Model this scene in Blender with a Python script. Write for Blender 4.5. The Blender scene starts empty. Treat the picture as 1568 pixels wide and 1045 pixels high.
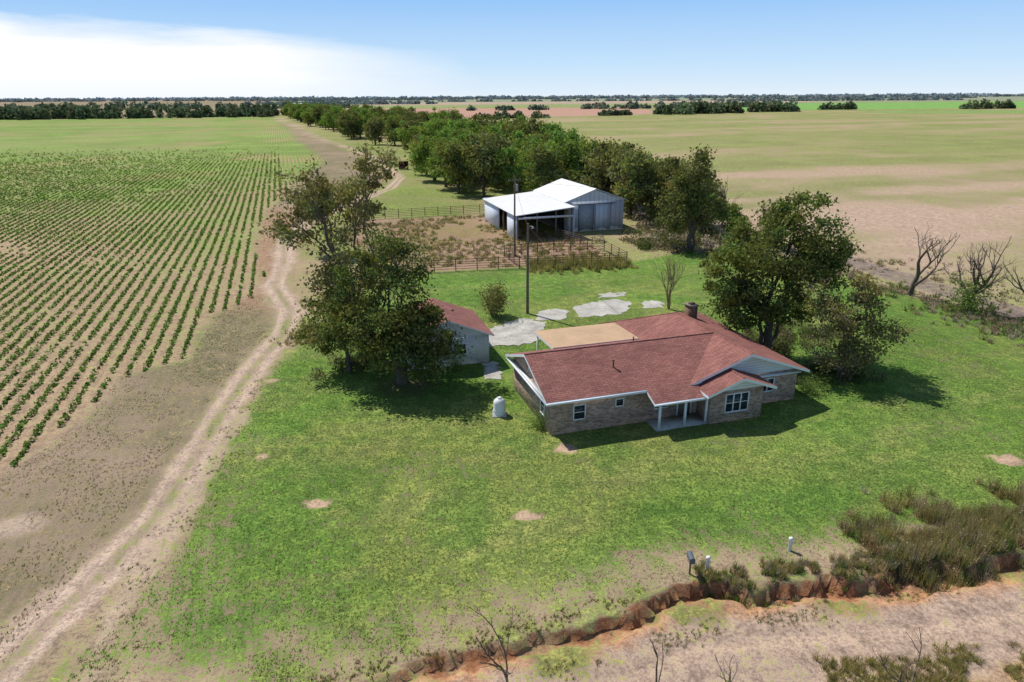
import bpy, math, numpy as np
from mathutils import Vector, Matrix
R = np.random.default_rng(7)
scn = bpy.context.scene
COL = scn.collection
# ------------------------------------------------------------------ noise
TAB = np.random.default_rng(3).random((256,256))
def vn(x,y,s,seed=0):
    X=np.asarray(x)*s+seed*17.3; Y=np.asarray(y)*s+seed*9.1
    xi=np.floor(X).astype(np.int64); yi=np.floor(Y).astype(np.int64)
    fx=X-xi; fy=Y-yi; fx=fx*fx*(3-2*fx); fy=fy*fy*(3-2*fy)
    a=TAB[xi%256,yi%256]; b=TAB[(xi+1)%256,yi%256]; c=TAB[xi%256,(yi+1)%256]; d=TAB[(xi+1)%256,(yi+1)%256]
    return (a*(1-fx)+b*fx)*(1-fy)+(c*(1-fx)+d*fx)*fy
def fbm(x,y,s,seed=0):
    return vn(x,y,s,seed)*.55+vn(x,y,s*2.1,seed+1)*.28+vn(x,y,s*4.3,seed+2)*.17
def sst(a,b,x):
    t=np.clip((x-a)/(b-a),0,1); return t*t*(3-2*t)
def dpoly(x,y,pl):
    d=np.full(np.shape(x),1e9)
    for (x0,y0),(x1,y1) in zip(pl[:-1],pl[1:]):
        dx,dy=x1-x0,y1-y0; L=dx*dx+dy*dy
        t=np.clip(((x-x0)*dx+(y-y0)*dy)/L,0,1)
        d=np.minimum(d,np.hypot(x-x0-t*dx,y-y0-t*dy))
    return d
def inside(x,y,pg):
    c=np.zeros(np.shape(x),bool); n=len(pg)
    for i in range(n):
        x0,y0=pg[i]; x1,y1=pg[(i+1)%n]
        if y0==y1: continue
        k=((y0>y)!=(y1>y))&(x<(x1-x0)*(y-y0)/(y1-y0)+x0)
        c^=k
    return c
def sdp(x,y,pg):
    d=dpoly(x,y,list(pg)+[pg[0]])
    return np.where(inside(x,y,pg),d,-d)
# ------------------------------------------------------------------ mesh builder
class MB:
    def __init__(s): s.V=[];s.F=[];s.M=[];s.C=[];s.n=0
    def add(s,v,f,m=0,c=(1,1,1)):
        v=np.asarray(v,float).reshape(-1,3); f=np.asarray(f,np.int64)
        c=np.asarray(c,float)
        if c.ndim==1: c=np.tile(c,(len(v),1))
        s.V.append(v); s.F.append(f+s.n); s.M.append(np.full(len(f),m)); s.C.append(c); s.n+=len(v)
    def mesh(s,name,mats,smooth=False):
        V=np.concatenate(s.V); C=np.concatenate(s.C); M=np.concatenate(s.M)
        lv=np.concatenate([f.ravel() for f in s.F]); lt=np.concatenate([np.full(len(f),f.shape[1]) for f in s.F])
        ls=np.concatenate([[0],np.cumsum(lt)[:-1]])
        me=bpy.data.meshes.new(name); me.vertices.add(len(V)); me.vertices.foreach_set('co',V.ravel().astype(np.float32))
        me.loops.add(len(lv)); me.loops.foreach_set('vertex_index',lv.astype(np.int32))
        me.polygons.add(len(lt)); me.polygons.foreach_set('loop_start',ls.astype(np.int32)); me.polygons.foreach_set('loop_total',lt.astype(np.int32))
        me.polygons.foreach_set('material_index',M.astype(np.int32))
        if smooth: me.polygons.foreach_set('use_smooth',np.ones(len(lt),bool))
        me.update(calc_edges=True)
        ca=me.color_attributes.new(name='Col',type='FLOAT_COLOR',domain='POINT')
        ca.data.foreach_set('color',np.c_[C,np.ones(len(C))].ravel().astype(np.float32))
        for m in mats: me.materials.append(m)
        return me
    def obj(s,name,mats,smooth=False,parent=None,loc=None):
        o=bpy.data.objects.new(name,s.mesh(name,mats,smooth)); COL.objects.link(o)
        if parent: o.parent=parent
        if loc: o.location=loc
        return o
def empty(name,loc,rot=0):
    e=bpy.data.objects.new(name,None); e.location=loc; e.rotation_euler=(0,0,rot); e.empty_display_size=.3; COL.objects.link(e); return e
BOXF=[[0,3,2,1],[4,5,6,7],[0,1,5,4],[1,2,6,5],[2,3,7,6],[3,0,4,7]]
def box(mb,x0,x1,y0,y1,z0,z1,m=0,c=(1,1,1)):
    mb.add([(x0,y0,z0),(x1,y0,z0),(x1,y1,z0),(x0,y1,z0),(x0,y0,z1),(x1,y0,z1),(x1,y1,z1),(x0,y1,z1)],BOXF,m,c)
def prism(mb,pts,off,m=0,mside=None,c=(1,1,1)):
    n=len(pts); P=np.array(pts,float); Q=P+np.array(off)
    mb.add(P,[list(range(n))],m,c)
    ms=m if mside is None else mside
    mb.add(Q,[list(range(n))[::-1]],ms,c)
    for i in range(n):
        j=(i+1)%n; mb.add([P[i],Q[i],Q[j],P[j]],[[0,1,2,3]],ms,c)
def tube(mb,pts,rad,k=6,m=0,c=(1,1,1)):
    P=np.array(pts,float); n=len(P); rad=np.broadcast_to(rad,(n,))
    T=np.gradient(P,axis=0); T/=np.linalg.norm(T,axis=1)[:,None]+1e-9
    ref=np.where(np.abs(T[:,2:3])>.9,np.array([[1.,0,0]]),np.array([[0,0,1.]]))
    A=np.cross(T,ref); A/=np.linalg.norm(A,axis=1)[:,None]+1e-9; B=np.cross(T,A)
    a=np.arange(k)*2*np.pi/k
    V=P[:,None]+rad[:,None,None]*(A[:,None]*np.cos(a)[None,:,None]+B[:,None]*np.sin(a)[None,:,None])
    i=np.arange(n-1)[:,None]*k; j=np.arange(k)[None]; j2=(j+1)%k
    F=np.stack([i+j,i+j2,i+k+j2,i+k+j],-1).reshape(-1,4)
    mb.add(V.reshape(-1,3),F,m,c)
    mb.add(V[-1],[list(range(k))],m,c)
def rotu(n,rng):
    v=rng.normal(size=(n,3)); return v/np.linalg.norm(v,axis=1)[:,None]
def leaves(mb,cen,size,col,rng,m=1,aspect=.6,flat=0):
    n=len(cen); a=rotu(n,rng); b=rotu(n,rng)
    if flat: a[:,2]*=1-flat; b[:,2]*=1-flat; a/=np.linalg.norm(a,axis=1)[:,None]
    b-=a*(a*b).sum(1)[:,None]; b/=np.linalg.norm(b,axis=1)[:,None]+1e-9
    s=(np.asarray(size)*rng.uniform(.6,1.4,n))[:,None]
    V=np.stack([cen-a*s,cen-b*s*aspect,cen+a*s,cen+b*s*aspect],1).reshape(-1,3)
    mb.add(V,np.arange(n*4).reshape(-1,4),m,np.repeat(col,4,0))
def blades(mb,pts,h,spread,w,nper,col,rng,m=0,jit=.15):
    P=np.repeat(pts,nper,0); n=len(P); H=np.repeat(np.broadcast_to(h,(len(pts),)),nper)
    S=np.repeat(np.broadcast_to(spread,(len(pts),)),nper)
    a=rng.uniform(0,2*np.pi,n); r=rng.uniform(0,1,n)*S; d=np.stack([np.cos(a),np.sin(a),np.zeros(n)],1)
    B=P+d*(r*.4)[:,None]; sd=np.stack([-np.sin(a+1),np.cos(a+1),np.zeros(n)],1)*(w*rng.uniform(.6,1.3,n))[:,None]
    T=P+d*r[:,None]+np.array([0,0,1])*(H*rng.uniform(.5,1.1,n))[:,None]
    C=np.repeat(col,nper,0)*rng.uniform(1-jit,1+jit,(n,1))
    mb.add(np.stack([B-sd,B+sd,T],1).reshape(-1,3),np.arange(n*3).reshape(-1,3),m,np.repeat(C,3,0))
def puff(mb,pts,rad,hgt,nper,leaf,col,rng,m=0,flat=.3,aspect=.6):
    P=np.repeat(pts,nper,0); n=len(P); Rr=np.repeat(np.broadcast_to(rad,(len(pts),)),nper); Hh=np.repeat(np.broadcast_to(hgt,(len(pts),)),nper)
    u=rotu(n,rng); u[:,2]=np.abs(u[:,2]); q=rng.uniform(.35,1,n)**.6
    c=P+np.stack([u[:,0]*Rr*q,u[:,1]*Rr*q,u[:,2]*Hh*q],1)
    C=np.repeat(col,nper,0)*rng.uniform(.75,1.3,(n,1))
    leaves(mb,c,leaf,C,rng,m,aspect,flat)
def vary(base,n,rng,v=.2,h=.12):
    b=np.tile(np.array(base,float),(n,1)); b*=rng.uniform(1-v,1+v,(n,1)); b[:,0]*=rng.uniform(1-h,1+h,n); return b
# ------------------------------------------------------------------ materials
def newmat(name):
    m=bpy.data.materials.new(name); m.use_nodes=True; nt=m.node_tree; nt.nodes.clear()
    return m,nt
def N(nt,t,**k):
    n=nt.nodes.new(t)
    for a,b in k.items(): setattr(n,a,b)
    return n
def setin(nt,sock,v):
    if isinstance(v,bpy.types.NodeSocket): nt.links.new(v,sock)
    else: sock.default_value=v
def mth(nt,op,a,b=0.,c=0.,clamp=False):
    n=N(nt,'ShaderNodeMath',operation=op,use_clamp=clamp); setin(nt,n.inputs[0],a); setin(nt,n.inputs[1],b); setin(nt,n.inputs[2],c); return n.outputs[0]
def noise(nt,vec,scale,detail=4,rough=.55):
    n=N(nt,'ShaderNodeTexNoise'); n.inputs['Scale'].default_value=scale; n.inputs['Detail'].default_value=detail; n.inputs['Roughness'].default_value=rough
    if vec is not None: nt.links.new(vec,n.inputs['Vector'])
    return n.outputs['Fac']
def mr(nt,v,a,b,c=0.,d=1.):
    n=N(nt,'ShaderNodeMapRange'); setin(nt,n.inputs[0],v)
    for i,q in zip((1,2,3,4),(a,b,c,d)): n.inputs[i].default_value=q
    return n.outputs[0]
def mix(nt,f,a,b,bt='MIX'):
    n=N(nt,'ShaderNodeMix',data_type='RGBA',blend_type=bt); setin(nt,n.inputs[0],f)
    for s,v in ((n.inputs[6],a),(n.inputs[7],b)):
        if isinstance(v,tuple) and len(v)==3: v=v+(1,)
        setin(nt,s,v)
    return n.outputs[2]
def scalec(nt,c,f):
    n=N(nt,'ShaderNodeVectorMath',operation='SCALE'); setin(nt,n.inputs[0],c); setin(nt,n.inputs['Scale'],f); return n.outputs[0]
def out(nt,col,rough=.8,spec=.3,bump=None,bs=.3,bd=.02,metal=0.):
    p=N(nt,'ShaderNodeBsdfPrincipled'); setin(nt,p.inputs['Base Color'],col); setin(nt,p.inputs['Roughness'],rough); p.inputs['Specular IOR Level'].default_value=spec; p.inputs['Metallic'].default_value=metal
    if bump is not None:
        b=N(nt,'ShaderNodeBump'); b.inputs['Strength'].default_value=bs; b.inputs['Distance'].default_value=bd; nt.links.new(bump,b.inputs['Height']); nt.links.new(b.outputs[0],p.inputs['Normal'])
    o=N(nt,'ShaderNodeOutputMaterial'); nt.links.new(p.outputs[0],o.inputs[0]); return p
def objc(nt): return N(nt,'ShaderNodeTexCoord').outputs['Object']
def simple(name,col,rough=.7,var=.15,sc=3.,spec=.3,bs=.1,metal=0.):
    m,nt=newmat(name); v=objc(nt); n=noise(nt,v,sc,6,.65); n2=noise(nt,v,sc*9,3)
    f=mth(nt,'ADD',mr(nt,n,.3,.7,1-var,1+var),mr(nt,n2,.3,.7,-var*.5,var*.5))
    out(nt,scalec(nt,col,f),rough,spec,n2,bs,.01,metal); return m
def foliage(name,tr=.3,up=0.,tint=(1.3,1.3,.6)):
    m,nt=newmat(name); a=N(nt,'ShaderNodeAttribute',attribute_name='Col').outputs['Color']
    d=N(nt,'ShaderNodeBsdfDiffuse'); nt.links.new(a,d.inputs['Color'])
    if up:
        g=N(nt,'ShaderNodeNewGeometry').outputs['Normal']; u=N(nt,'ShaderNodeVectorMath',operation='ADD'); nt.links.new(g,u.inputs[0]); u.inputs[1].default_value=(0,0,up)
        w=N(nt,'ShaderNodeVectorMath',operation='NORMALIZE'); nt.links.new(u.outputs[0],w.inputs[0]); nt.links.new(w.outputs[0],d.inputs['Normal'])
    t=N(nt,'ShaderNodeBsdfTranslucent'); tc=mix(nt,1.,a,tint,'MULTIPLY'); nt.links.new(tc,t.inputs[0])
    x=N(nt,'ShaderNodeMixShader'); x.inputs[0].default_value=tr; nt.links.new(d.outputs[0],x.inputs[1]); nt.links.new(t.outputs[0],x.inputs[2])
    o=N(nt,'ShaderNodeOutputMaterial'); nt.links.new(x.outputs[0],o.inputs[0]); return m
def barkm():
    m,nt=newmat('bark'); a=N(nt,'ShaderNodeAttribute',attribute_name='Col').outputs['Color']; n=noise(nt,objc(nt),6,3)
    out(nt,scalec(nt,a,mr(nt,n,.3,.7,.6,1.4)),.9,.1); return m
FOL=foliage('foliage',.3); BARK=barkm(); GRS=foliage('grass_blades',.42,1.,(1.15,1.15,.85)); FARF=foliage('distant_foliage',.3,.6,(1,1,1))
WHITE=simple('white_trim_paint',(.76,.81,.85),.5,.04,2.)
DARK=simple('painted_interior_shade',(.03,.03,.032),.8)  # near-black colour standing in for shade inside the lean-to
CONC=simple('concrete',(.42,.40,.36),.9,.3,.7,.2,.3)
RUST=simple('rusty_pipe',(.14,.085,.06),.8,.3,5.)
WOOD=simple('weathered_wood',(.16,.13,.1),.9,.3,6.)
TANK=simple('white_plastic',(.75,.76,.76),.45,.04,2.)
def glassm():
    m,nt=newmat('window_glass'); out(nt,(.02,.024,.028,1),.08,.5); return m
GLASS=glassm()
def brick():
    m,nt=newmat('mottled_brick'); v=objc(nt); s=N(nt,'ShaderNodeSeparateXYZ'); nt.links.new(v,s.inputs[0])
    c=N(nt,'ShaderNodeCombineXYZ'); nt.links.new(mth(nt,'ADD',s.outputs[0],s.outputs[1]),c.inputs[0]); nt.links.new(s.outputs[2],c.inputs[1])
    b=N(nt,'ShaderNodeTexBrick'); nt.links.new(c.outputs[0],b.inputs['Vector']); b.inputs['Scale'].default_value=1.
    b.inputs['Brick Width'].default_value=.28; b.inputs['Row Height'].default_value=.09; b.inputs['Mortar Size'].default_value=.01; b.inputs['Bias'].default_value=0
    b.inputs['Color1'].default_value=(.54,.38,.29,1); b.inputs['Color2'].default_value=(.17,.105,.08,1); b.inputs['Mortar'].default_value=(.42,.35,.30,1)
    n=noise(nt,v,5,4); n2=noise(nt,v,1.1,4)
    col=mix(nt,mr(nt,n,.45,.68,0,.7),b.outputs['Color'],(.52,.39,.31)); col=scalec(nt,col,mr(nt,n2,.3,.7,.82,1.15))
    out(nt,col,.9,.15,b.outputs['Fac'],.3,.01); return m
BRICK=brick()
def shingle():
    m,nt=newmat('red_shingles'); v=objc(nt)
    b=N(nt,'ShaderNodeTexBrick'); nt.links.new(v,b.inputs['Vector']); b.inputs['Scale'].default_value=1.; b.inputs['Brick Width'].default_value=.5; b.inputs['Row Height'].default_value=.16; b.inputs['Mortar Size'].default_value=.014
    b.inputs['Color1'].default_value=(.33,.145,.12,1); b.inputs['Color2'].default_value=(.235,.10,.085,1); b.inputs['Mortar'].default_value=(.13,.06,.052,1)
    n=noise(nt,v,12,4,.7); n2=noise(nt,v,.5,6,.65)
    col=scalec(nt,b.outputs['Color'],mth(nt,'MULTIPLY',mr(nt,n,.3,.7,.6,1.4),mr(nt,n2,.35,.65,.84,1.16)))
    out(nt,col,.9,.15,n,.3,.01); return m
SHING=shingle()
def ribbed(name,col,sc,var=.06,axis='XY',rough=.4,bs=.5,stain=0.):
    m,nt=newmat(name); v=objc(nt); s=N(nt,'ShaderNodeSeparateXYZ'); nt.links.new(v,s.inputs[0])
    a=mth(nt,'ADD',s.outputs[0],s.outputs[1]) if axis=='XY' else (s.outputs[2] if axis=='Z' else s.outputs[1])
    w=mth(nt,'POWER',mth(nt,'ABSOLUTE',mth(nt,'SINE',mth(nt,'MULTIPLY',a,math.pi*sc))),6. if axis!='Z' else 2.)
    n=noise(nt,v,.8,6,.7)
    c=scalec(nt,col,mth(nt,'MULTIPLY',mr(nt,n,.3,.7,1-var,1+var),mr(nt,w,0,1,1.,.82)))
    if stain: c=mix(nt,mr(nt,noise(nt,v,.35,6,.7),.52,.7,0,stain),c,(.45,.36,.28))
    out(nt,c,rough,.4,w,bs,.02); return m
METAL=ribbed('white_metal_siding',(.64,.70,.80),1.3,.08,'XY')
MROOF=ribbed('white_metal_roof',(.86,.85,.82),1.3,.07,'Y',.35,.3,.2)
SIDING=ribbed('white_lap_siding',(.68,.72,.77),5.,.05,'Z')
FLATR=simple('tan_flat_roof',(.47,.32,.20),.9,.14,.8)
# ------------------------------------------------------------------ terrain
DX=[-60,-20,-8,-3.65,1.24,4.5,7.5,10.9,16.8,24.8,45,90]
DY=[4,16.2,19.2,20.6,22.3,23.4,25.1,25.4,25.9,27.6,33,46]
def ditch_s(x,y): return y-np.interp(x,DX,DY)+(fbm(x,y,.5,5)-.5)*1.6+(fbm(x,y,2.3,6)-.5)*.9
def hgt(x,y):
    x=np.asarray(x,float); y=np.asarray(y,float)
    s=ditch_s(x,y); k=sst(-9,-2,x)*sst(60,45,x)*(.6+.4*sst(2,9,x))
    h=-.68*sst(.12,-.12,s)+.45*sst(-.35,-1.2,s)
    h=h*k
    u=(fbm(x,y,.05,9)-.5)*.35*sst(30,60,np.hypot(x-8,y-46))
    return h+u+(fbm(x,y,.9,11)-.5)*.10
TRACK=[(-20.5,12),(-20,20.5),(-19.8,23),(-19.3,26.2),(-18.9,30.9),(-19.7,37.2),(-20.6,44.7),(-21.3,52.3),(-21.4,60),(-23,68),(-28,78),(-30.6,89.9),(-35.5,106),(-36,120),(-33,145),(-29,165),(-30,190),(-46,245),(-72,310),(-100,372),(-196,624),(-300,900)]
TRACK2=[(-14.5,16),(-17,22),(-18,30),(-18.2,36),(-19.0,44)]
RTRACK=[(26,108),(31,100),(38,96),(44.3,91),(48.3,77),(51,65),(56,50),(75,30)]
FIELD=[(-62,18),(-40,29),(-30.5,34.5),(-29.5,42),(-31.5,50),(-27.5,54),(-30.5,66),(-28.3,76),(-33,88),(-39,103),(-46,127),(-53,164),(-64,242),(-104,350),(-262,800),(-1500,480),(-1500,-100),(-120,-100)]
LAWN=[(-17.5,8),(-17.3,20),(-16.8,27),(-17,31),(-18,37),(-18.8,45),(-19.4,52),(-18.5,60),(-17,75),(-12.5,84),(15,88.6),(28,98),(36,92),(41,80),(45,68),(49,58),(62,46),(75,30),(45,33.5),(24.8,28.0),(16.8,26.2),(11,25.7),(7.5,25.4),(1,22.6),(-4,20.9),(-8,19.5),(-14,8)]
PEN=[(-12.5,84.5),(14.9,88.6),(11,103),(-4,128),(-27,122),(-26,105)]
BARE=[(.73,30.9,.55),(-15.4,37.4,.38),(-10.7,32.2,.55),(30,36.5,.75),(3.3,38.2,.7),(-19.0,49.5,.5)]
def rowd(x,y):
    a=math.radians(18); return x*math.cos(a)+y*math.sin(a)
gx=[0.]; 
while gx[-1]<11000: gx.append(gx[-1]+(.26 if gx[-1]<47 else max(.26,(gx[-1]-40)*.042)))
gx=np.array(gx); gx=np.r_[-gx[:0:-1],gx]
gy=[-60.]
while gy[-1]<11000:
    v=gy[-1]; gy.append(v+(2. if v<12 else .15 if v<31 else .3 if v<45 else .4 if v<75 else max(.4,(v-62)*.03)))
gy=np.array(gy)
GX,GY=np.meshgrid(gx,gy); x=GX.ravel(); y=GY.ravel(); nx,ny=len(gx),len(gy)
z=hgt(x,y)
wob=(fbm(x,y,.25,1)-.5)*3.0+(fbm(x,y,1.1,2)-.5)*1.6
big=fbm(x,y,.02,3); med=fbm(x,y,.09,4); sm=fbm(x,y,.5,12)
ca_,sa_=math.cos(math.radians(18)),math.sin(math.radians(18))
ra=x*ca_+y*sa_; rb=-x*sa_+y*ca_
strk=fbm(ra*.12,rb*1.,.05,60); strk2=fbm(ra*1.,rb*.12,.05,61)
n=len(x)
S=np.tile([.42,.31,.20],(n,1)); G=np.tile([.225,.255,.09],(n,1)); Cv=.62+(big-.5)*.9+(strk-.5)*1.3+(med-.5)*.5; ROW=np.zeros(n)
def L(m,s=None,g=None,c=None,r=None):
    global S,G,Cv,ROW
    M=m[:,None]
    if s is not None: S=S*(1-M)+np.array(s)*M
    if g is not None: G=G*(1-M)+np.array(g)*M
    if c is not None: Cv=Cv*(1-m)+c*m
    if r is not None: ROW=ROW*(1-m)+r*m
far=sst(900,2600,y)
L(far,(.34,.31,.26),(.20,.26,.15),.6)  # distance haze put into the far soil and grass colours
def fm(pg,w): return sst(-w,w,sdp(x,y,pg))
L(fm([(-250,900),(-190,700),(60,740),(220,900),(180,1200),(-420,1300)],8),(.47,.28,.21),(.3,.2,.12),.18)
L(fm([(-330,1300),(600,1500),(500,1700),(-430,1550)],10),(.3,.3,.2),(.23,.3,.1),.9)
L(fm([(-500,1650),(900,2000),(800,2600),(-600,2200)],10),(.44,.32,.25),(.3,.28,.17),.3)
L(fm([(-1500,1500),(-520,1600),(-620,2300),(-1800,2100)],10),(.48,.32,.22),(.3,.28,.17),.3)
L(fm([(190,950),(1200,1120),(1500,1900),(450,1650)],8),(.2,.3,.1),(.18,.35,.09),.97)
L(fm([(420,800),(900,760),(900,900),(430,900)],8),(.3,.3,.15),(.19,.30,.09),.9)
L(fm([(-900,900),(-300,950),(-330,1250),(-1100,1200)],8),(.5,.3,.2),(.25,.25,.1),.25)
rf=sst(46,60,rowd(x,y)+wob)*sst(700,500,y)
L(rf*sst(290,110,y),(.47,.34,.25),(.23,.24,.10),.36+(big-.5)*1.1+(strk-.5)*1.9+(med-.5)*.9)
L(sst(60,20,np.abs(rowd(x,y)-12))*sst(85,100,y)*sst(420,300,y),(.40,.30,.19),(.18,.235,.065),.70+(med-.5)*.9)
# pen
L(sst(-1,1,sdp(x,y,PEN)+wob*.4),(.38,.25,.18),(.19,.17,.065),.34+(med-.5)*.9)
# dry strip west
west=sst(1,-1,rowd(x,y)-np.interp(y,[0,30,60,80,110,200,400,900],[rowd(-19,5),rowd(-19,30),rowd(-21,58),rowd(-28,78),rowd(-33,106),rowd(-30,190),rowd(-100,372),rowd(-300,900)])+wob*.3)
L(west,(.37,.275,.195),(.185,.17,.095),.50+(med-.5)*.6+(strk2-.5)*.7+(sm-.5)*.4)
L(west*sst(62,74,y)*sst(150,120,y),(.37,.225,.15),(.22,.2,.1),.28+(med-.5)*.5)
# crop field
sf=sdp(x,y,FIELD)
fl=sst(-1.2,1.2,sf+wob*.6)
lush=sst(110,300,y)
L(fl,(.42,.30,.195),(.175,.265,.065),.18+.22*sst(60,150,y)+.54*lush+(fbm(x,y,.03,8)-.5)*.5+(strk2-.5)*.7*lush,sst(150,260,y)*(1-sst(400,900,y)*.7))
L(fl*lush*sst(.45,.62,strk),None,(.21,.30,.08),None)
L(fl*sst(.55,.68,fbm(x,y,.035,71))*sst(60,80,y),None,(.22,.26,.075),.62)
# lawn
sl=sdp(x,y,LAWN); lw=sst(-.7,.7,sl+wob*.45)
s0=y-np.interp(x,DX,DY)
edge=sst(6,0,s0)
cl=1.04+(fbm(x,y,.16,6)-.5)*.5+(sm-.5)*.35-edge*(.38+(fbm(x,y,.4,19)-.5)*1.1)-.14*sst(34,24,y)-.25*sst(5,0,sl)*sst(60,50,y)
L(lw,(.43,.32,.21),(.128,.225,.044),cl)
dry=fbm(x,y,.07,14); L(lw*sst(.48,.68,dry)*.6,None,(.215,.25,.07),None)
L(lw*sst(.5,.66,fbm(ra*.5,rb*2.,.3,15))*.3,None,(.23,.23,.09),None)
L(lw*sst(.52,.64,fbm(x,y,.33,33))*.5,None,(.085,.175,.034),None)
L(lw*edge*.5,None,(.20,.225,.075),None)
for px,py,r in BARE:
    L(sst(r*1.3,r*.6,np.hypot((x-px)*.8,(y-py)*1.15)+(fbm(x,y,1.6,77)-.5)*1.5*r),(.52,.36,.25),None,.04)
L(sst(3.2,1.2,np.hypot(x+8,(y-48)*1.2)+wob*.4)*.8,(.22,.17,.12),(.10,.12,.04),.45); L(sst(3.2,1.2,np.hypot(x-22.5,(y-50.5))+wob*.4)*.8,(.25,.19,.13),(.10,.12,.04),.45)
L(sst(1.6,.6,np.hypot((x+25.9)*.7,y-30.3)+wob*.2)*.8,(.50,.38,.29),None,.05)
# tracks
dT=dpoly(x,y,TRACK); td=dT+wob*.6
L(sst(1.8,.8,td),(.48,.35,.265),(.22,.23,.10),.28+(fbm(x,y,.35,44)-.5)*.9)
L(sst(.42,.12,np.abs(dT-.75)+wob*.08)*.8,(.55,.415,.32),None,-.08)
L(sst(.38,.1,dT+wob*.12)*.6,None,(.19,.23,.08),.62)
L(sst(1.1,.2,dpoly(x,y,TRACK2)+wob*.6)*.8,(.52,.39,.29),None,.22)
L(sst(3,1.6,dpoly(x,y,RTRACK)+wob*.3),(.27,.205,.175),(.2,.2,.1),.2)
# ditch and dirt road in front
s=ditch_s(x,y); k=sst(-9,-3,x)
L(k*sst(.35,.1,s)*sst(-.8,-.35,s)*(.5+.5*sst(.35,.55,fbm(x,y,.8,23))),(.34,.155,.08),(.15,.14,.06),.12)
L(k*sst(-.4,-.8,s),(.46,.335,.255),(.2,.22,.07),.14+.55*sst(.42,.58,fbm(x,y,.45,21))*sst(-3.2,-1.2,s0))
L(k*sst(-.3,-.5,s)*sst(-2.0,-.9,s)*.8,(.52,.27,.14),None,None)
L(k*sst(.4,.1,np.abs(s0+3.3)+wob*.1)*.6,(.54,.39,.28),None,0)
L(k*sst(.25,.08,np.abs(s0+4.5)+wob*.1)*.7,(.36,.26,.20),None,0)
L(k*sst(.25,.08,np.abs(s0+2.6)+wob*.1)*.6,(.36,.26,.20),None,0)
L(k*sst(-5.2,-6.2,s0+wob*.5),(.50,.32,.17),(.26,.24,.07),.5)
me_=bpy.data.meshes.new('ground')
i=np.arange(ny-1)[:,None]*nx; j=np.arange(nx-1)[None]
F=np.stack([i+j,i+j+1,i+nx+j+1,i+nx+j],-1).reshape(-1,4)
me_.vertices.add(n); me_.vertices.foreach_set('co',np.c_[x,y,z].ravel().astype(np.float32))
me_.loops.add(F.size); me_.loops.foreach_set('vertex_index',F.ravel().astype(np.int32))
me_.polygons.add(len(F)); me_.polygons.foreach_set('loop_start',(np.arange(len(F))*4).astype(np.int32)); me_.polygons.foreach_set('loop_total',np.full(len(F),4,np.int32))
me_.polygons.foreach_set('use_smooth',np.ones(len(F),bool)); me_.update(calc_edges=True)
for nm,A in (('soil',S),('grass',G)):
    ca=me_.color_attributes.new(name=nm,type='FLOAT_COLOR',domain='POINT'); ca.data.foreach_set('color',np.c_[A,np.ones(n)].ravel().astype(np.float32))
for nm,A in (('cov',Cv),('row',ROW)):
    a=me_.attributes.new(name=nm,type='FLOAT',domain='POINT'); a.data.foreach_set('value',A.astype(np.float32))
ground=bpy.data.objects.new('ground',me_); COL.objects.link(ground)
m,nt=newmat('ground_soil_and_grass'); v=objc(nt)
at=lambda a:N(nt,'ShaderNodeAttribute',attribute_name=a)
gs=at('soil').outputs['Color']; gg=at('grass').outputs['Color']; gc=at('cov').outputs['Fac']; gr=at('row').outputs['Fac']
vr=N(nt,'ShaderNodeVectorRotate',rotation_type='Z_AXIS'); nt.links.new(v,vr.inputs['Vector']); vr.inputs['Angle'].default_value=-math.radians(18)
mp=N(nt,'ShaderNodeMapping'); mp.inputs['Scale'].default_value=(1.6,.16,1); nt.links.new(vr.outputs[0],mp.inputs['Vector'])
st=noise(nt,mp.outputs[0],1.4,4,.65)
n0=noise(nt,v,.06,6,.65); n2=noise(nt,v,1.1,5,.8); n3=noise(nt,v,5.5,4,.85)
sx=N(nt,'ShaderNodeSeparateXYZ'); nt.links.new(vr.outputs[0],sx.inputs[0])
wv=mth(nt,'SINE',mth(nt,'MULTIPLY',sx.outputs[0],2*math.pi/1.25))
def addn(v_,n_,a): return mth(nt,'ADD',v_,mth(nt,'MULTIPLY',mth(nt,'SUBTRACT',n_,.5),a))
val=addn(addn(addn(addn(gc,n0,1.3),n2,2.5),n3,2.8),st,1.2)
val=mth(nt,'ADD',val,mth(nt,'MULTIPLY',mth(nt,'MULTIPLY',wv,gr),.4))
fac=mr(nt,val,.38,.62)
gcol=scalec(nt,gg,mth(nt,'MULTIPLY',mr(nt,n3,.37,.63,.46,1.54),mth(nt,'MULTIPLY',mr(nt,n0,.3,.7,.80,1.20),mr(nt,n2,.37,.63,.72,1.28))))
gcol=mix(nt,mr(nt,n2,.46,.62,0,.5),gcol,mix(nt,1.,gcol,(1.5,1.12,1.1),'MULTIPLY'))
scol=scalec(nt,gs,mth(nt,'MULTIPLY',mr(nt,n3,.37,.63,.64,1.32),mth(nt,'MULTIPLY',mr(nt,st,.35,.65,.86,1.12),mr(nt,n2,.37,.63,.74,1.22))))
out(nt,mix(nt,fac,scol,gcol),.95,.05,n3,.7,.12)
me_.materials.append(m)
def P3(pts): 
    pts=np.asarray(pts,float); return np.c_[pts,hgt(pts[:,0],pts[:,1])]
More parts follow.
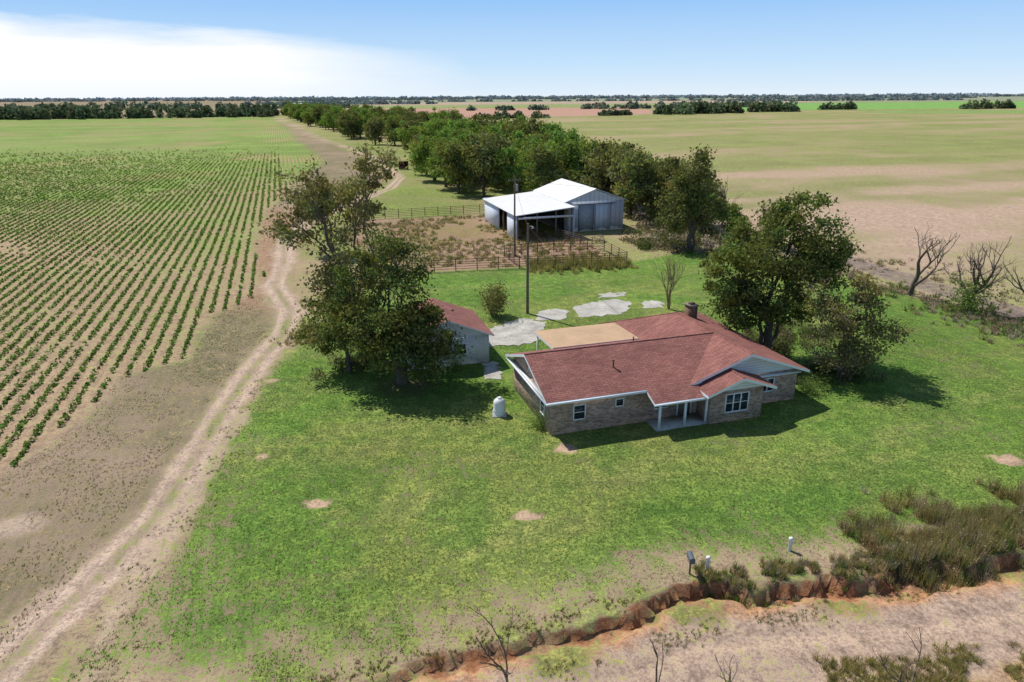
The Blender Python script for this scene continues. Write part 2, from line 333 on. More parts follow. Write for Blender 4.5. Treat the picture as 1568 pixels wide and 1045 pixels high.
# ------------------------------------------------------------------ crops
def crop_rows():
    mb=MB(); a=math.radians(18); cu=np.array([math.cos(a),math.sin(a)]); cv=np.array([-math.sin(a),math.cos(a)])
    D=np.arange(-190,0,1.25)
    for (t0,t1,st,nl,lf,rad,hh) in ((20,85,.42,15,.11,.25,.40),(85,150,.5,7,.17,.27,.38),(150,330,.8,4,.27,.32,.40)):
        T=np.arange(t0,t1*1.25,st)
        d,t=np.meshgrid(D,T); d=d.ravel(); t=t.ravel()
        t=t+R.uniform(-.18,.18,len(t)); d=d+R.uniform(-.08,.08,len(d))
        p=d[:,None]*cu+t[:,None]*cv; X,Y=p[:,0],p[:,1]
        E_=sdp(X,Y,FIELD)
        ok=(E_+(fbm(X,Y,.3,90)-.5)*2.5>.2)&(Y>=t0)&(Y<t1)&(X>-.86*Y-14)
        ok&=fbm(X,Y,.13,31)*.8+fbm(X,Y,.5,37)*.25+R.uniform(-.18,.18,len(X))-.12*sst(7,0,E_)>.31
        ok&=R.random(len(X))>sst(130,320,Y)
        p=p[ok]; q=P3(p); sc=R.uniform(.5,1.2,len(q))*(.6+.85*fbm(p[:,0],p[:,1],.07,33))
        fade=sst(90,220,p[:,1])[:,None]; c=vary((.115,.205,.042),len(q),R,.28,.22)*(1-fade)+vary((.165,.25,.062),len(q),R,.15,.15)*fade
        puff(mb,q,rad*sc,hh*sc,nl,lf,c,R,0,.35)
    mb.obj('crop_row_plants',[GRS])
crop_rows()
# ------------------------------------------------------------------ lawn tufts
def lawn():
    mb=MB(); N0=150000
    X=R.uniform(-20,40,N0); Y=20+45*R.random(N0)**1.5
    ok=(sdp(X,Y,LAWN)>.2)&(np.abs(X)<Y*.86+6)
    bare=np.zeros(N0,bool)
    for px,py,r in BARE: bare|=np.hypot(X-px,Y-py)<r*1.1
    hl=((X-2.5)*.956+(Y-40)*.292,-(X-2.5)*.292+(Y-40)*.956)
    bare|=(hl[0]>-.2)&(hl[0]<19.2)&(hl[1]>-1.9)&(hl[1]<13.5)
    e_=sst(6,0,Y-np.interp(X,DX,DY))
    cl=.97+(fbm(X,Y,.16,6)-.5)*.6-e_*(.38+(fbm(X,Y,.4,19)-.5)*1.1)-.14*sst(34,24,Y)
    ok&=~bare&(R.random(N0)<sst(.35,.95,cl+(fbm(X,Y,1.5,40)-.5)))
    q=P3(np.c_[X[ok],Y[ok]]); c=vary((.12,.205,.042),len(q),R,.35,.2)
    dm=R.random(len(q))<.16; c[dm]=vary((.28,.24,.12),dm.sum(),R)
    blades(mb,q,R.uniform(.03,.09,len(q)),.09,.016,3,c,R)
    N1=26000; X=R.uniform(-45,-18,N1); Y=R.uniform(20,75,N1); ok=(sdp(X,Y,FIELD)<-.2)&(rowd(X,Y)<rowd(np.interp(Y,[20,45,60,80],[-20,-22,-23,-30]),Y))&(fbm(X,Y,.5,41)>.42)
    q=P3(np.c_[X[ok],Y[ok]]); c=vary((.20,.175,.095),len(q),R,.3,.2); g_=R.random(len(q))<.3; c[g_]=vary((.13,.165,.055),g_.sum(),R)
    blades(mb,q,R.uniform(.04,.12,len(q)),.12,.018,4,c,R)
    mb.obj('lawn_grass',[GRS])
lawn()
# ------------------------------------------------------------------ weeds / brush
def weeds(name,pts,h,spread,w,nper,cols,leafy=0,leaf=.05):
    mb=MB(); q=P3(pts); nn=len(q); ci=R.integers(0,len(cols),nn); c=np.array(cols)[ci]*R.uniform(.75,1.25,(nn,1))
    hh=h*R.uniform(.4,1.25,nn)
    blades(mb,q,hh,spread,w,nper,c,R,0,.25)
    if leafy: puff(mb,q,spread*.8,hh*.85,leafy,leaf,c,R,0,.0)
    return mb.obj(name,[GRS])
def along(pl,nn,wid,off=0):
    pl=np.array(pl,float); seg=np.diff(pl,axis=0); Ls=np.hypot(*seg.T); t=R.random(nn)*Ls.sum(); cs=np.r_[0,np.cumsum(Ls)]
    k=np.clip(np.searchsorted(cs,t)-1,0,len(Ls)-1); f=(t-cs[k])/Ls[k]; p=pl[k]+seg[k]*f[:,None]; nr=np.stack([-seg[k][:,1],seg[k][:,0]],1)/Ls[k][:,None]
    return p+nr*(R.normal(size=nn)*wid+off)[:,None]
def clump(p,s,th,seed): return p[fbm(p[:,0],p[:,1],s,seed)>th]
DRY=(.36,.27,.16); OLV=(.19,.20,.07); RED=(.27,.17,.10); GRN=(.12,.18,.05); GRY=(.33,.28,.22); YEL=(.32,.28,.10)
weeds('ditch_weeds',clump(along([(8.6,25.5),(11,25.7),(17,26.4),(25,28.4)],900,.5,.3),.5,.40,80),.42,.25,.011,36,[DRY,OLV,DRY,GRN,GRY,YEL],8,.035)
weeds('ditch_edge_grass',clump(along([(-8,19.6),(-3.6,21.1),(1.2,22.8),(7.5,25.4)],600,.3,.15),.8,.47,81),.12,.12,.012,14,[DRY,OLV,GRN,DRY,YEL],2,.02)
weeds('roadside_brush',clump(np.r_[along([(17.5,27),(22,28.3),(34,31.8)],1500,1.1,.5),along([(20.5,30),(28,31.8)],420,.9)],.4,.36,82),.95,.5,.012,38,[DRY,OLV,RED,YEL,GRY,DRY,YEL,OLV,GRN],14,.045)
weeds('verge_grass',clump(np.r_[np.c_[R.uniform(12,25,2200),R.uniform(17,21.3,2200)],np.c_[R.uniform(17,26,300),R.uniform(20.4,22.0,300)]],.5,.36,83),.34,.26,.010,24,[OLV,YEL,YEL,DRY,YEL],5,.03)
weeds('road_median_grass',clump(along([(1,20.6),(8,22.8),(14,24.1),(20,25.6)],620,.35),.6,.5,84),.12,.16,.012,10,[GRN,OLV,DRY],2,.02)
pp=np.c_[R.uniform(-27,15,3600),R.uniform(84,131,3600)]; pp=pp[sdp(pp[:,0],pp[:,1],PEN)>.3]; pp=pp[fbm(pp[:,0],pp[:,1],.12,50)>.50]
weeds('corral_weeds',pp,.5,.6,.04,12,[(.28,.21,.12),OLV,(.31,.22,.15),YEL,GRN],5,.11)
pp=along([(15.3,89.5),(9,88.3),(2,88)],420,1.6,1.2)
weeds('corral_tall_grass',pp,1.0,.6,.04,16,[(.32,.29,.11),YEL,OLV],4,.09)
pp=clump(along([(24,103),(33,97),(38,88),(41,80),(45.5,68),(50,58),(58,50)],1500,2.2,-1.2),.3,.42,85)
weeds('track_side_weeds',pp,.6,.6,.035,16,[(.30,.25,.19),OLV,GRY,GRN,(.28,.2,.15)],6,.08)
pp=clump(along([(36,102),(47,94),(52,80),(57,62)],380,3.0,0),.3,.45,86)
weeds('field_edge_weeds',pp,.55,.6,.04,12,[GRY,OLV,(.3,.22,.16)],5,.1)
pp=np.c_[R.uniform(46,58,260),R.uniform(55,64,260)]
weeds('broadleaf_weed_patch',pp,.4,.5,.05,4,[(.14,.2,.085),(.17,.22,.11)],26,.1)
weeds('track_edge_grass',clump(along([(-16.5,20),(-17,30),(-18,38),(-19,46),(-19.4,54)],700,.9),.5,.5,87),.1,.16,.015,9,[GRN,OLV,(.13,.2,.045)],2,.03)
weeds('dry_grass_strip',clump(along([(-19.3,57),(-18.8,64),(-20,72),(-18,80)],900,1.2),.25,.45,88),.35,.35,.03,12,[(.32,.27,.14),OLV,YEL],2,.04)
UND=[(.10,.13,.045),(.14,.15,.06),(.19,.16,.10)]
pp=np.r_[R.normal(size=(40,2))*[1.6,1.3]+[21.5,56.5],R.normal(size=(26,2))*[1.3,1.]+[25.8,50.2],R.normal(size=(36,2))*[2.4,1.6]+[27,59],R.normal(size=(26,2))*[1.8,.9]+[-11.5,52.6]]
weeds('understory_shrubs',pp,1.3,.9,.02,20,UND,90,.09)
pp=np.r_[R.normal(size=(60,2))*[4,3]+[24,101],R.normal(size=(60,2))*[3.5,5]+[27,112],R.normal(size=(30,2))*[2.5,2]+[34,95]]
weeds('grove_undergrowth',pp,1.9,1.5,.04,16,UND+[GRY],70,.17)
# ------------------------------------------------------------------ trees
BK=(.12,.10,.08); BKD=(.17,.14,.115)
def limb(mb,a,b,r0,r1,rng,k=6,wig=.08,nseg=5,c=BK):
    a=np.array(a,float); b=np.array(b,float); L_=np.linalg.norm(b-a); t=np.linspace(0,1,nseg+1)[:,None]
    P=a+(b-a)*t; P[:,2]+=(np.sin(t[:,0]*np.pi)*L_*.10); P[1:-1]+=rng.normal(size=(nseg-1,3))*L_*wig*.5
    tube(mb,P,r0+(r1-r0)*t[:,0],k,0,c); return P
def tree_mesh(name,seed,fork,tr,blobs,nl,leaf,col,lean=(0,0),cr=.8,stems=1,bark=BK,twigs=0,dens=1.):
    rng=np.random.default_rng(seed); mb=MB()
    F0=np.array([lean[0],lean[1],fork])
    limb(mb,(0,0,-.3),F0,tr*1.25,tr*.75,rng,9,.05,5,bark)
    for s_ in range(stems-1):
        a=rng.uniform(0,6.28); limb(mb,(np.cos(a)*tr,np.sin(a)*tr,-.2),F0+np.array([np.cos(a),np.sin(a),0])*fork*.25+np.array([0,0,fork*.3]),tr*.6,tr*.3,rng,7,.06,5,bark)
    for (cx,cy,cz,rx,ry,rz,nc) in blobs:
        C=np.array([cx,cy,cz]); st_=F0*rng.uniform(.75,1.)
        LP=limb(mb,st_,C,tr*.5,tr*.13,rng,6,.12,7,bark)
        nc=int(nc*dens); u=rotu(nc,rng); q=rng.uniform(.25,1.15,nc)**.5
        cc=C+u*q[:,None]*np.array([rx,ry,rz])
        for c_ in cc:
            s2=LP[rng.integers(3,len(LP))]; limb(mb,s2,c_,tr*.12,.015,rng,3,.15,3,bark)
            m_=int(nl*rng.uniform(.3,1.6)); rr=cr*rng.uniform(.5,1.35)
            g=rng.normal(size=(m_,3))*np.array([1,1,.7])*rr*.5
            cb=np.array(col)*rng.uniform(.75,1.3)*np.array([rng.uniform(.85,1.25),1,rng.uniform(.8,1.2)])
            leaves(mb,c_+g,leaf,cb*rng.uniform(.75,1.3,(m_,1)),rng,1,.62)
            for k_ in range(twigs):
                e=c_+rotu(1,rng)[0]*rr*rng.uniform(.9,1.6); tube(mb,[c_,(c_+e)/2+rng.normal(size=3)*.08,e],[.02,.013,.005],3,0,np.array(bark)*1.5)
    return mb.mesh(name,[BARK,FOL])
def put(name,me,loc,rot=0.,sc=1.):
    o=bpy.data.objects.new(name,me); o.location=(loc[0],loc[1],float(hgt(loc[0],loc[1]))); o.rotation_euler=(0,0,rot); o.scale=(sc,)*3 if np.isscalar(sc) else sc; COL.objects.link(o); return o
OLIVE=(.14,.17,.058); OLB=(.19,.195,.085)
put('elm_tree',tree_mesh('elm_left',11,4.5,.30,[(-3.5,.5,13.2,2.4,2,2.4,17),(-5.0,1,10.6,1.9,1.8,2.2,12),(.8,0,13.0,1.6,1.6,3,16),(-1.2,0,9,2.2,2,2.,8),(1.8,-.5,8,2,2,1.6,7),(-1.5,-1,5.5,2.3,2,1.7,10),(1.8,1,15.2,1.1,1,1.3,8),(-2.6,0,7.2,1.8,1.6,1.6,8)],100,.14,OLB,(-.6,0),.95,2,(.17,.14,.11),5),(-12.6,54.5),0,1.04)
put('elm_tree',tree_mesh('elm_left_b',12,2.2,.34,[(0,0,6.8,2.9,3,2.8,28),(-3.0,-.5,4.4,2.6,2.2,2.2,20),(2.4,-.5,4.2,2.2,2.2,2.,23),(-.3,1.5,9.5,2.2,2,2.,12),(-2.4,1,8.4,2,2,2,11),(-.2,-1.5,3.2,2.8,1.8,1.6,18),(2.9,-.8,2.6,1.6,1.4,1.,10)],190,.125,OLIVE,(-.2,.2),1.0,3,BK,2),(-8.6,48.8))
put('elm_tree',tree_mesh('elm_left_c',13,2.0,.2,[(0,0,4.5,2.2,2,2.2,16),(-1.8,-.4,3.2,1.5,1.5,1.5,10),(1,0,6,1.5,1.5,1.4,8)],150,.125,OLIVE,(0,0),.95,2,BK,3),(-13.3,51.3))
put('elm_tree',tree_mesh('elm_left_d',14,3.5,.28,[(0,0,8,3,3,2.4,20),(-2.5,0,6,2,2,2,12),(2.5,0,7,2.4,2,2,14)],110,.2,OLB,(0,0),1.1,2,BK,1),(-25.5,96))
put('elm_tree',tree_mesh('elm_right',21,3.,.36,[(-.5,0,9.0,4.0,3.4,2.4,42),(-3.4,0,6.8,2.6,2.6,2.2,20),(2.6,.3,7.4,2.8,2.8,2.2,20),(1.6,.5,12.2,2.1,2,1.7,19),(-1.,-.5,5.4,3.0,2.6,1.6,19),(4.0,0,9.6,1.6,1.6,1.6,7),(-2.6,-.6,4.2,2.2,1.6,1.4,13),(1.6,.2,4.2,1.8,1.6,1.2,9)],200,.13,(.13,.17,.052),(.2,.3),1.05,3,BK,2),(21.6,54.5))
put('elm_tree',tree_mesh('elm_right_b',22,2.2,.2,[(0,0,5.2,2.6,2.4,2.2,20),(1.6,0,3.8,2,2,1.6,14),(-1.6,0,6.4,1.6,1.6,1.5,8),(.6,0,7.6,1.2,1.2,1,6),(-1.2,-1,2.4,1.8,1.4,1.,9),(1.2,0,2.,1.6,1.4,1.,8)],110,.115,OLB,(.2,0),.9,3,(.17,.145,.115),6),(25.6,49.3))
put('elm_tree',tree_mesh('elm_mid',23,3.5,.34,[(0,0,8.5,3.0,3,3,24),(0,0,12,2,2,1.8,11),(-2.4,0,5.2,2.4,2.2,2.4,16),(2.2,0,5.4,2.4,2.2,2.2,16),(-1.5,0,10.5,2,2,2,8)],120,.19,(.145,.17,.065),(0,0),1.2,2,BK,3),(25.5,96.5))
bush=MB(); rng=np.random.default_rng(5)
for k_ in range(18):
    a=rng.uniform(0,6.28); e=np.array([np.cos(a)*rng.uniform(.5,1.7),np.sin(a)*rng.uniform(.5,1.5),rng.uniform(1.4,2.8)]); tube(bush,[(0,0,-.1),e*.5+rng.normal(size=3)*.1,e],[.05,.03,.012],4,0,BK)
    g=e*rng.uniform(.4,1.05,(150,1))+rng.normal(size=(150,3))*.36; g[:,2]=np.abs(g[:,2]); leaves(bush,g,.09,vary((.20,.20,.085),150,rng,.3),rng,1)
put('lilac_bush',bush.mesh('lilac_bush',[BARK,FOL]),(-2.,65.8),0,1.15)
VAR=[]
for i_,(cc_,hh_) in enumerate([((.155,.19,.068),1),((.175,.255,.072),1.05),((.19,.20,.085),.95),((.195,.29,.075),.9),((.15,.175,.07),1.1)]):
    r_=np.random.default_rng(60+i_)
    bl=[(r_.uniform(-3,3),r_.uniform(-3,3),r_.uniform(3.0,9.5)*hh_,r_.uniform(1.8,3.),r_.uniform(1.8,3.),r_.uniform(1.6,2.6),12) for _ in range(8)]
    VAR.append(tree_mesh('grove_%d'%i_,70+i_,2.8,.3,bl,58,.30,cc_,(0,0),1.35,2,BK,0))
near_groves=[(24.5,119,1.0,0),(22,127,1.1,2),(17.5,135,1.05,4),(9,142,1.,0),(29,110,.85,2),(2,148,.95,3),(-6,152,1.1,4),(-12,158,1.0,0),(33,116,.8,2),(8,158,1.15,3),(15,150,1.15,1),(-3,165,1.2,2),(-16,170,1.1,1),(22,140,1.,4),(30,126,.85,0),(-1,178,1.2,3),(33,104,.55,1),(37,98,.4,4),(12,165,1.1,3),(-8,178,1.1,1),(5,172,1.1,0),(20,156,1.,0),(28,133,.9,3),(-20,182,1.1,3),(-13,190,1.2,1),(-5,195,1.2,0),(-24,198,1.,2),(6,186,1.1,1),(27,121,.9,4),(-18,212,1.2,3),(-30,235,1.1,1)]
for a,b,s_,k_ in near_groves: put('cottonwood_tree',VAR[k_],(a,b),R.uniform(0,6),s_)
CL=[(2,185),(-10,225),(-30,300),(-60,380),(-120,497),(-256,845)]
pts=along(CL,265,1.,0)
for p in pts:
    w=5+p[1]*.024; p=p+R.normal(size=2)*w
    if p[0]<np.interp(p[1],[165,190,245,310,372,624,900],[-25,-26,-40,-64,-92,-188,-290]): continue
    put('cottonwood_tree',VAR[R.choice([0,1,1,2,3,3,4])],(p[0]+3,p[1]),R.uniform(0,6),R.uniform(.75,1.3))
# distant tree masses
mb=MB()
def band(x0,y0,x1,y1,nn,wid,h,rad,col,nl=46):
    t=R.random(nn); px=x0+(x1-x0)*t+R.normal(size=nn)*wid*.3; py=y0+(y1-y0)*t+R.normal(size=nn)*wid
    hh=h*R.uniform(.45,1.2,nn); c=vary(col,nn,R,.2,.15)
    puff(mb,np.c_[px,py,np.zeros(nn)],rad*R.uniform(.6,1.3,nn),hh,nl,rad*.28,c,R,0,0,.8)
T1=(.115,.15,.075); T2=(.15,.185,.125); T3=(.19,.23,.225); T4=(.27,.33,.37)  # paler, bluer tree colours stand in for haze with distance
band(-900,640,-270,800,230,14,14,7,T1,60)
band(-1100,760,-500,860,110,20,14,9,T1)
band(-330,800,-250,880,30,10,13,8,T1)
band(-1500,1100,-300,1350,120,30,14,11,T2)
band(95,770,125,775,9,4,9,6,T1,60); band(165,800,265,850,40,8,12,8,T1,60); band(-30,690,40,700,16,4,7,5,T1,60)
band(300,900,360,905,20,8,11,8,T1,60); band(430,1000,480,1010,12,6,10,7,T1,60); band(620,1000,700,1010,18,6,11,8,T1,60); band(760,1010,860,1000,26,8,14,9,T1,60)
band(120,1150,500,1250,70,25,10,10,T2); band(-60,1050,60,1080,12,10,8,7,T2)
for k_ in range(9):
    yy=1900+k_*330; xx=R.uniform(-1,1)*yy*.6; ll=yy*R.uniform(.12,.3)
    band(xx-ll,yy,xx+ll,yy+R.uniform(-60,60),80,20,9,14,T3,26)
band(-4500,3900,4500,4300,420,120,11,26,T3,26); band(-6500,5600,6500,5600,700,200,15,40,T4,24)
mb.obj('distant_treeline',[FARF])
# dead trees
def dead_mesh(name,seed,H,r,spread=.55,depth=5,c=BKD,stems=1):
    rng=np.random.default_rng(seed); mb=MB()
    def grow(p,d,L_,r_,dp):
        nseg=4; P=[p]; dd=d.copy()
        for _ in range(nseg): dd=dd+rng.normal(size=3)*.11; dd[2]+=.05; dd/=np.linalg.norm(dd); P.append(P[-1]+dd*L_/nseg)
        tube(mb,P,np.linspace(r_,r_*.66,nseg+1),6 if dp>2 else 4,0,np.array(c)*rng.uniform(.8,1.2))
        if dp==0: return
        az0=rng.uniform(0,6.28); nb=rng.integers(2,4)
        for q_ in range(nb):
            az_=az0+q_*2.1+rng.uniform(-.6,.6); sp_=spread*(rng.uniform(.2,.5) if q_==0 else rng.uniform(.9,1.7)); nd=dd+np.array([np.cos(az_),np.sin(az_),rng.uniform(-.2,.3)])*sp_; nd/=np.linalg.norm(nd)
            grow(P[4] if q_==0 else P[rng.integers(2,5)],nd,L_*rng.uniform(.6,.9),r_*(.66 if q_==0 else rng.uniform(.4,.6)),dp-1)
    for k_ in range(stems):
        d=np.array([rng.normal()*.25*(stems>1)+.03,rng.normal()*.25*(stems>1),1.]); d/=np.linalg.norm(d); grow(np.array([0,0,-.2]),d,H*.28,r,depth)
    return mb.mesh(name,[BARK])
DK=(.13,.105,.09)
put('dead_tree',dead_mesh('dead_a',1,8.8,.32,.68,5,DK),(43.9,72.6)); put('dead_tree',dead_mesh('dead_b',2,8.,.26,.6,5,DK,2),(46.5,67.5)); put('dead_tree',dead_mesh('dead_c',3,8.,.26,.6,5,DK),(50.0,62.5))
put('dead_tree',dead_mesh('dead_d',4,6.6,.09,.34,4,(.24,.17,.11),4),(16.3,67.7)); put('dead_tree',dead_mesh('dead_e',5,11,.2,.45,5,DK),(31,100.5)); put('dead_tree',dead_mesh('dead_f',6,7.,.16,.45,5,(.28,.24,.2),2),(38,99))
put('dead_sapling',dead_mesh('dead_g',7,6.8,.075,.3,3,(.17,.14,.11),1),(-.1,18.9)); put('dead_sapling',dead_mesh('dead_h',8,6.4,.06,.2,2,(.17,.14,.11)),(5.2,18.6)); put('dead_sapling',dead_mesh('dead_i',9,3.8,.055,.4,3,(.17,.14,.11),2),(8.1,18.8)); put('dead_sapling',dead_mesh('dead_j',10,3.8,.05,.4,3,(.17,.14,.11),2),(14.6,19.6))
bs=MB(); g=R.normal(size=(1500,3))*np.array([1.,.9,1.])+np.array([0,0,1.2]); g[:,2]=np.abs(g[:,2]); leaves(bs,g,.11,vary((.17,.24,.07),1500,R),R,1)
for k_ in range(8): tube(bs,[(0,0,-.1),R.normal(size=3)*.3+np.array([0,0,1]),R.normal(size=3)*.6+np.array([0,0,1.8])],[.05,.03,.01],4,0,BK)
put('shrub',bs.mesh('shrub',[BARK,FOL]),(46.3,66.3),0,1.1); put('shrub',bpy.data.meshes['shrub'],(1.9,41.2),0,.4); put('shrub',bpy.data.meshes['shrub'],(22,46.5),1.,.45); put('shrub',bpy.data.meshes['shrub'],(-4.6,51.4),1.,.35)
# ------------------------------------------------------------------ house
A17=math.radians(17)
H=empty('brick_house',(2.5,40,0),A17)
def part(name,fn,mats): mb=MB(); fn(mb); return mb.obj(name,mats,parent=H_)
H_=H
def f(mb):
    box(mb,0,10,0,8.2,-.3,2.5); box(mb,10,18.9,0.0,13,-.3,2.42); box(mb,10.8,14.8,-1.7,-.002,-.3,2.3)
part('walls',f,[BRICK])
sl_=.36; zr=4.26
def f(mb):
    zm=lambda v:zr-sl_*abs(v-4.1); zc=lambda u:zr-sl_*abs(u-14.4)
    d=(0,0,-.19)
    prism(mb,[(-.5,-.5,zm(-.5)),(14.38,-.5,zm(-.5)),(14.38,4.1,zr),(-.5,4.1,zr)],d,0,1)
    prism(mb,[(-.5,4.1,zr),(14.38,4.1,zr),(14.38,8.7,zm(8.7)),(-.5,8.7,zm(8.7))],d,0,1)
    prism(mb,[(6.5,-.502,zm(-.502)),(6.5,-1.8,zm(-1.8)),(10.3,-1.8,zm(-1.8)),(10.3,-.502,zm(-.502))],d,0,1)
    prism(mb,[(9.4,-.65,zc(9.4)),(14.4,-.65,zr),(14.4,9.4,zr),(9.4,13.6,zc(9.4))],d,0,1)
    prism(mb,[(19.4,-.65,zc(19.4)),(19.4,13.6,zc(19.4)),(14.4,9.4,zr),(14.4,-.65,zr)],d,0,1)
    prism(mb,[(9.4,13.6,zc(9.4)),(14.4,9.4,zr),(19.4,13.6,zc(9.4))],d,0,1)
    zb=lambda u:3.32-.36*abs(u-12.8)
    prism(mb,[(10.15,-2.25,zb(10.15)),(12.8,-2.25,3.32),(12.8,-.1,3.32),(10.15,-.1,zb(10.15))],d,0,1)
    prism(mb,[(15.45,-2.25,zb(15.45)),(15.45,-.1,zb(15.45)),(12.8,-.1,3.32),(12.8,-2.25,3.32)],d,0,1)
    for a,b in (((-.5,4.1,zr+.0),(14.4,4.1,zr+.0)),((14.4,-.65,zr+.0),(14.4,9.4,zr+.0)),((12.8,-2.25,3.32),(12.8,-.7,3.32)),((14.4,9.4,zr-.01),(9.4,13.6,2.45))):
        tube(mb,[a,b],.06,6,0)
part('roof',f,[SHING,WHITE])
def f(mb):
    box(mb,-.5,6.49,-.62,-.505,2.44,2.57); box(mb,6.5,10.1,-1.92,-1.805,1.98,2.10)
part('gutters',f,[WHITE])
def f(mb):
    prism(mb,[(0,0,2.5),(0,8.2,2.5),(0,4.1,4.0)],(.15,0,0))
part('gable_brick',f,[BRICK])
def f(mb):
    prism(mb,[(10.2,-.02,2.42),(18.6,-.02,2.42),(14.4,-.02,3.98)],(0,.15,0)); prism(mb,[(10.75,-1.72,2.3),(14.85,-1.72,2.3),(12.8,-1.72,3.07)],(0,.15,0))
    box(mb,-.49,-.3,-.3,8.5,2.34,2.42)
part('gable_siding',f,[SIDING])
def f(mb): prism(mb,[(3,7.8,3.02),(10.2,7.8,3.02),(10.2,12.3,2.9),(3,12.3,2.9)],(0,0,-.18),0,1); [box(mb,a,a+.12,12,12.12,0,2.72,1) for a in (3.2,6.5,9.2)]
part('patio_flat_roof',f,[FLATR,WHITE])
def f(mb):
    box(mb,6.9,10.8,-1.6,-.003,-.2,.12,1)
    for u in (7.1,9.0,10.6): box(mb,u-.07,u+.07,-1.52,-1.38,.12,1.95)
    box(mb,6.7,10.75,-1.55,-1.35,1.84,1.955)
part('porch_posts_and_slab',f,[WHITE,CONC])
def window(nm,mode,c0,a0,a1,z0,z1,nv=1,nh=0):
    mb=MB()
    def bx(a,b,d0,d1,za,zb,m):
        if mode=='F': box(mb,a,b,c0-d1,c0-d0,za,zb,m)
        else: box(mb,c0-d1,c0-d0,a,b,za,zb,m)
    t=.07; bx(a0,a1,.004,.02,z0,z1,1)
    bx(a0-t,a0,.0,.07,z0-t,z1+t,0); bx(a1,a1+t,.0,.07,z0-t,z1+t,0); bx(a0,a1,.0,.07,z1,z1+t,0); bx(a0,a1,.0,.09,z0-t,z0,0)
    for k_ in range(1,nv): q=a0+(a1-a0)*k_/nv; bx(q-.04,q+.04,.02,.06,z0,z1,0)
    if nh: q=(z0+z1)/2; bx(a0,a1,.022,.05,q-.025,q+.025,0)
    mb.obj(nm,[WHITE,GLASS],parent=H_)
window('window_bedroom','F',0,1.6,2.35,.95,1.9,1,1); window('window_bath','F',0,4.6,5.1,1.5,1.95,1)
window('window_living','F',-1.7,11.9,13.6,.75,2.0,3,1); window('window_right','F',0,15.9,16.9,1.,1.9,2,1)
window('window_side','L',0,1.2,1.9,.9,2.0,1,1); window('attic_vent','L',0,3.9,4.3,3.0,3.5,1,1)
window('window_porch','F',0,7.5,8.4,.9,1.95,2,1)
def f(mb):
    box(mb,9.3,10.25,-.05,-.003,.12,2.1,1); box(mb,9.2,9.3,-.07,-.003,.12,2.15,0); box(mb,10.25,10.35,-.07,-.003,.12,2.15,0); box(mb,9.3,10.25,-.07,-.003,2.1,2.15,0)
part('front_door',f,[WHITE,WOOD])
def f(mb):
    box(mb,15.3,16.0,9.0,9.8,3.0,4.75); box(mb,15.22,16.08,8.92,9.88,4.75,4.85,1); box(mb,15.45,15.85,9.2,9.6,4.85,5.0,2)
part('chimney',f,[simple('dark_brown_brick',(.17,.10,.07),.9,.3,6.),simple('chimney_cap',(.2,.17,.15),.9),RUST])
def f(mb):
    tube(mb,[(5.2,1.9,3.3),(5.2,1.9,3.95)],.06,8); tube(mb,[(5.2,1.9,3.95),(5.2,1.9,4.02)],.1,8); tube(mb,[(8.5,5.5,3.6),(8.5,5.5,4.1)],.05,8)
part('roof_vents',f,[RUST])
def f(mb): box(mb,-.33,-.04,-.33,8.5,2.28,2.34); box(mb,9.6,18.9,-.4,-.0,2.25,2.3)
part('soffit',f,[WHITE])
g_=empty('white_garage',(-8.6,51.2,0),A17); H_=g_
def f(mb): box(mb,0,7,0,6.2,-.2,2.5); prism(mb,[(0,0,2.5),(7,0,2.5),(3.5,0,3.95)],(0,.15,0)); prism(mb,[(0,6.05,2.5),(7,6.05,2.5),(3.5,6.05,3.95)],(0,.15,0))
part('walls',f,[SIDING])
def f(mb):
    for s_,u in ((1,-.35),(-1,7.35)):
        prism(mb,[(u,-.4,2.48),(3.5,-.4,4.1),(3.5,6.6,4.1),(u,6.6,2.48)],(0,0,-.13),0,1)
part('roof',f,[SHING,WHITE])
def f(mb): box(mb,2.2,3.1,-.04,-.002,0,2.05); box(mb,4.3,5.0,-.05,-.002,1.0,1.8,1)
part('door_and_window',f,[WHITE,GLASS])
# concrete
mb=MB()
def slab(pts,zt=.0):
    P=[]; 
    for i_ in range(len(pts)):
        a=np.array(pts[i_]); b=np.array(pts[(i_+1)%len(pts)]); k_=max(1,int(np.hypot(*(b-a))/.45))
        for t in range(k_): P.append(a+(b-a)*t/k_+R.normal(size=2)*.16)
    P=np.array(P); zz=float(hgt(P[:,0],P[:,1]).max())+.01
    prism(mb,[(p[0],p[1],zz) for p in P],(0,0,-.3))
slab([(-2.5,56.5),(.5,57.4),(2,58),(3.2,63.5),(1,65),(-1.5,62.5),(-2.8,61)]); slab([(2.4,64.2),(5.3,64.6),(5.9,67.2),(4.5,68.2),(2.4,66.5)]); slab([(6.6,65.2),(11.2,66.2),(13,70.4),(11,71.6),(9,70.6),(6.7,69.0)]); slab([(13.5,68.0),(15.8,68.6),(16.1,70.8),(14.3,71)]); slab([(3.5,58.4),(8,59.5),(8.3,61.6),(3.6,60.9)]); slab([(9.5,72),(12.5,72.6),(13,74.4),(10,73.8)])
slab([(-2.2,49.2),(-.9,49.6),(-1.3,53.2),(-2.3,53)])
mb.obj('concrete_driveway',[CONC])
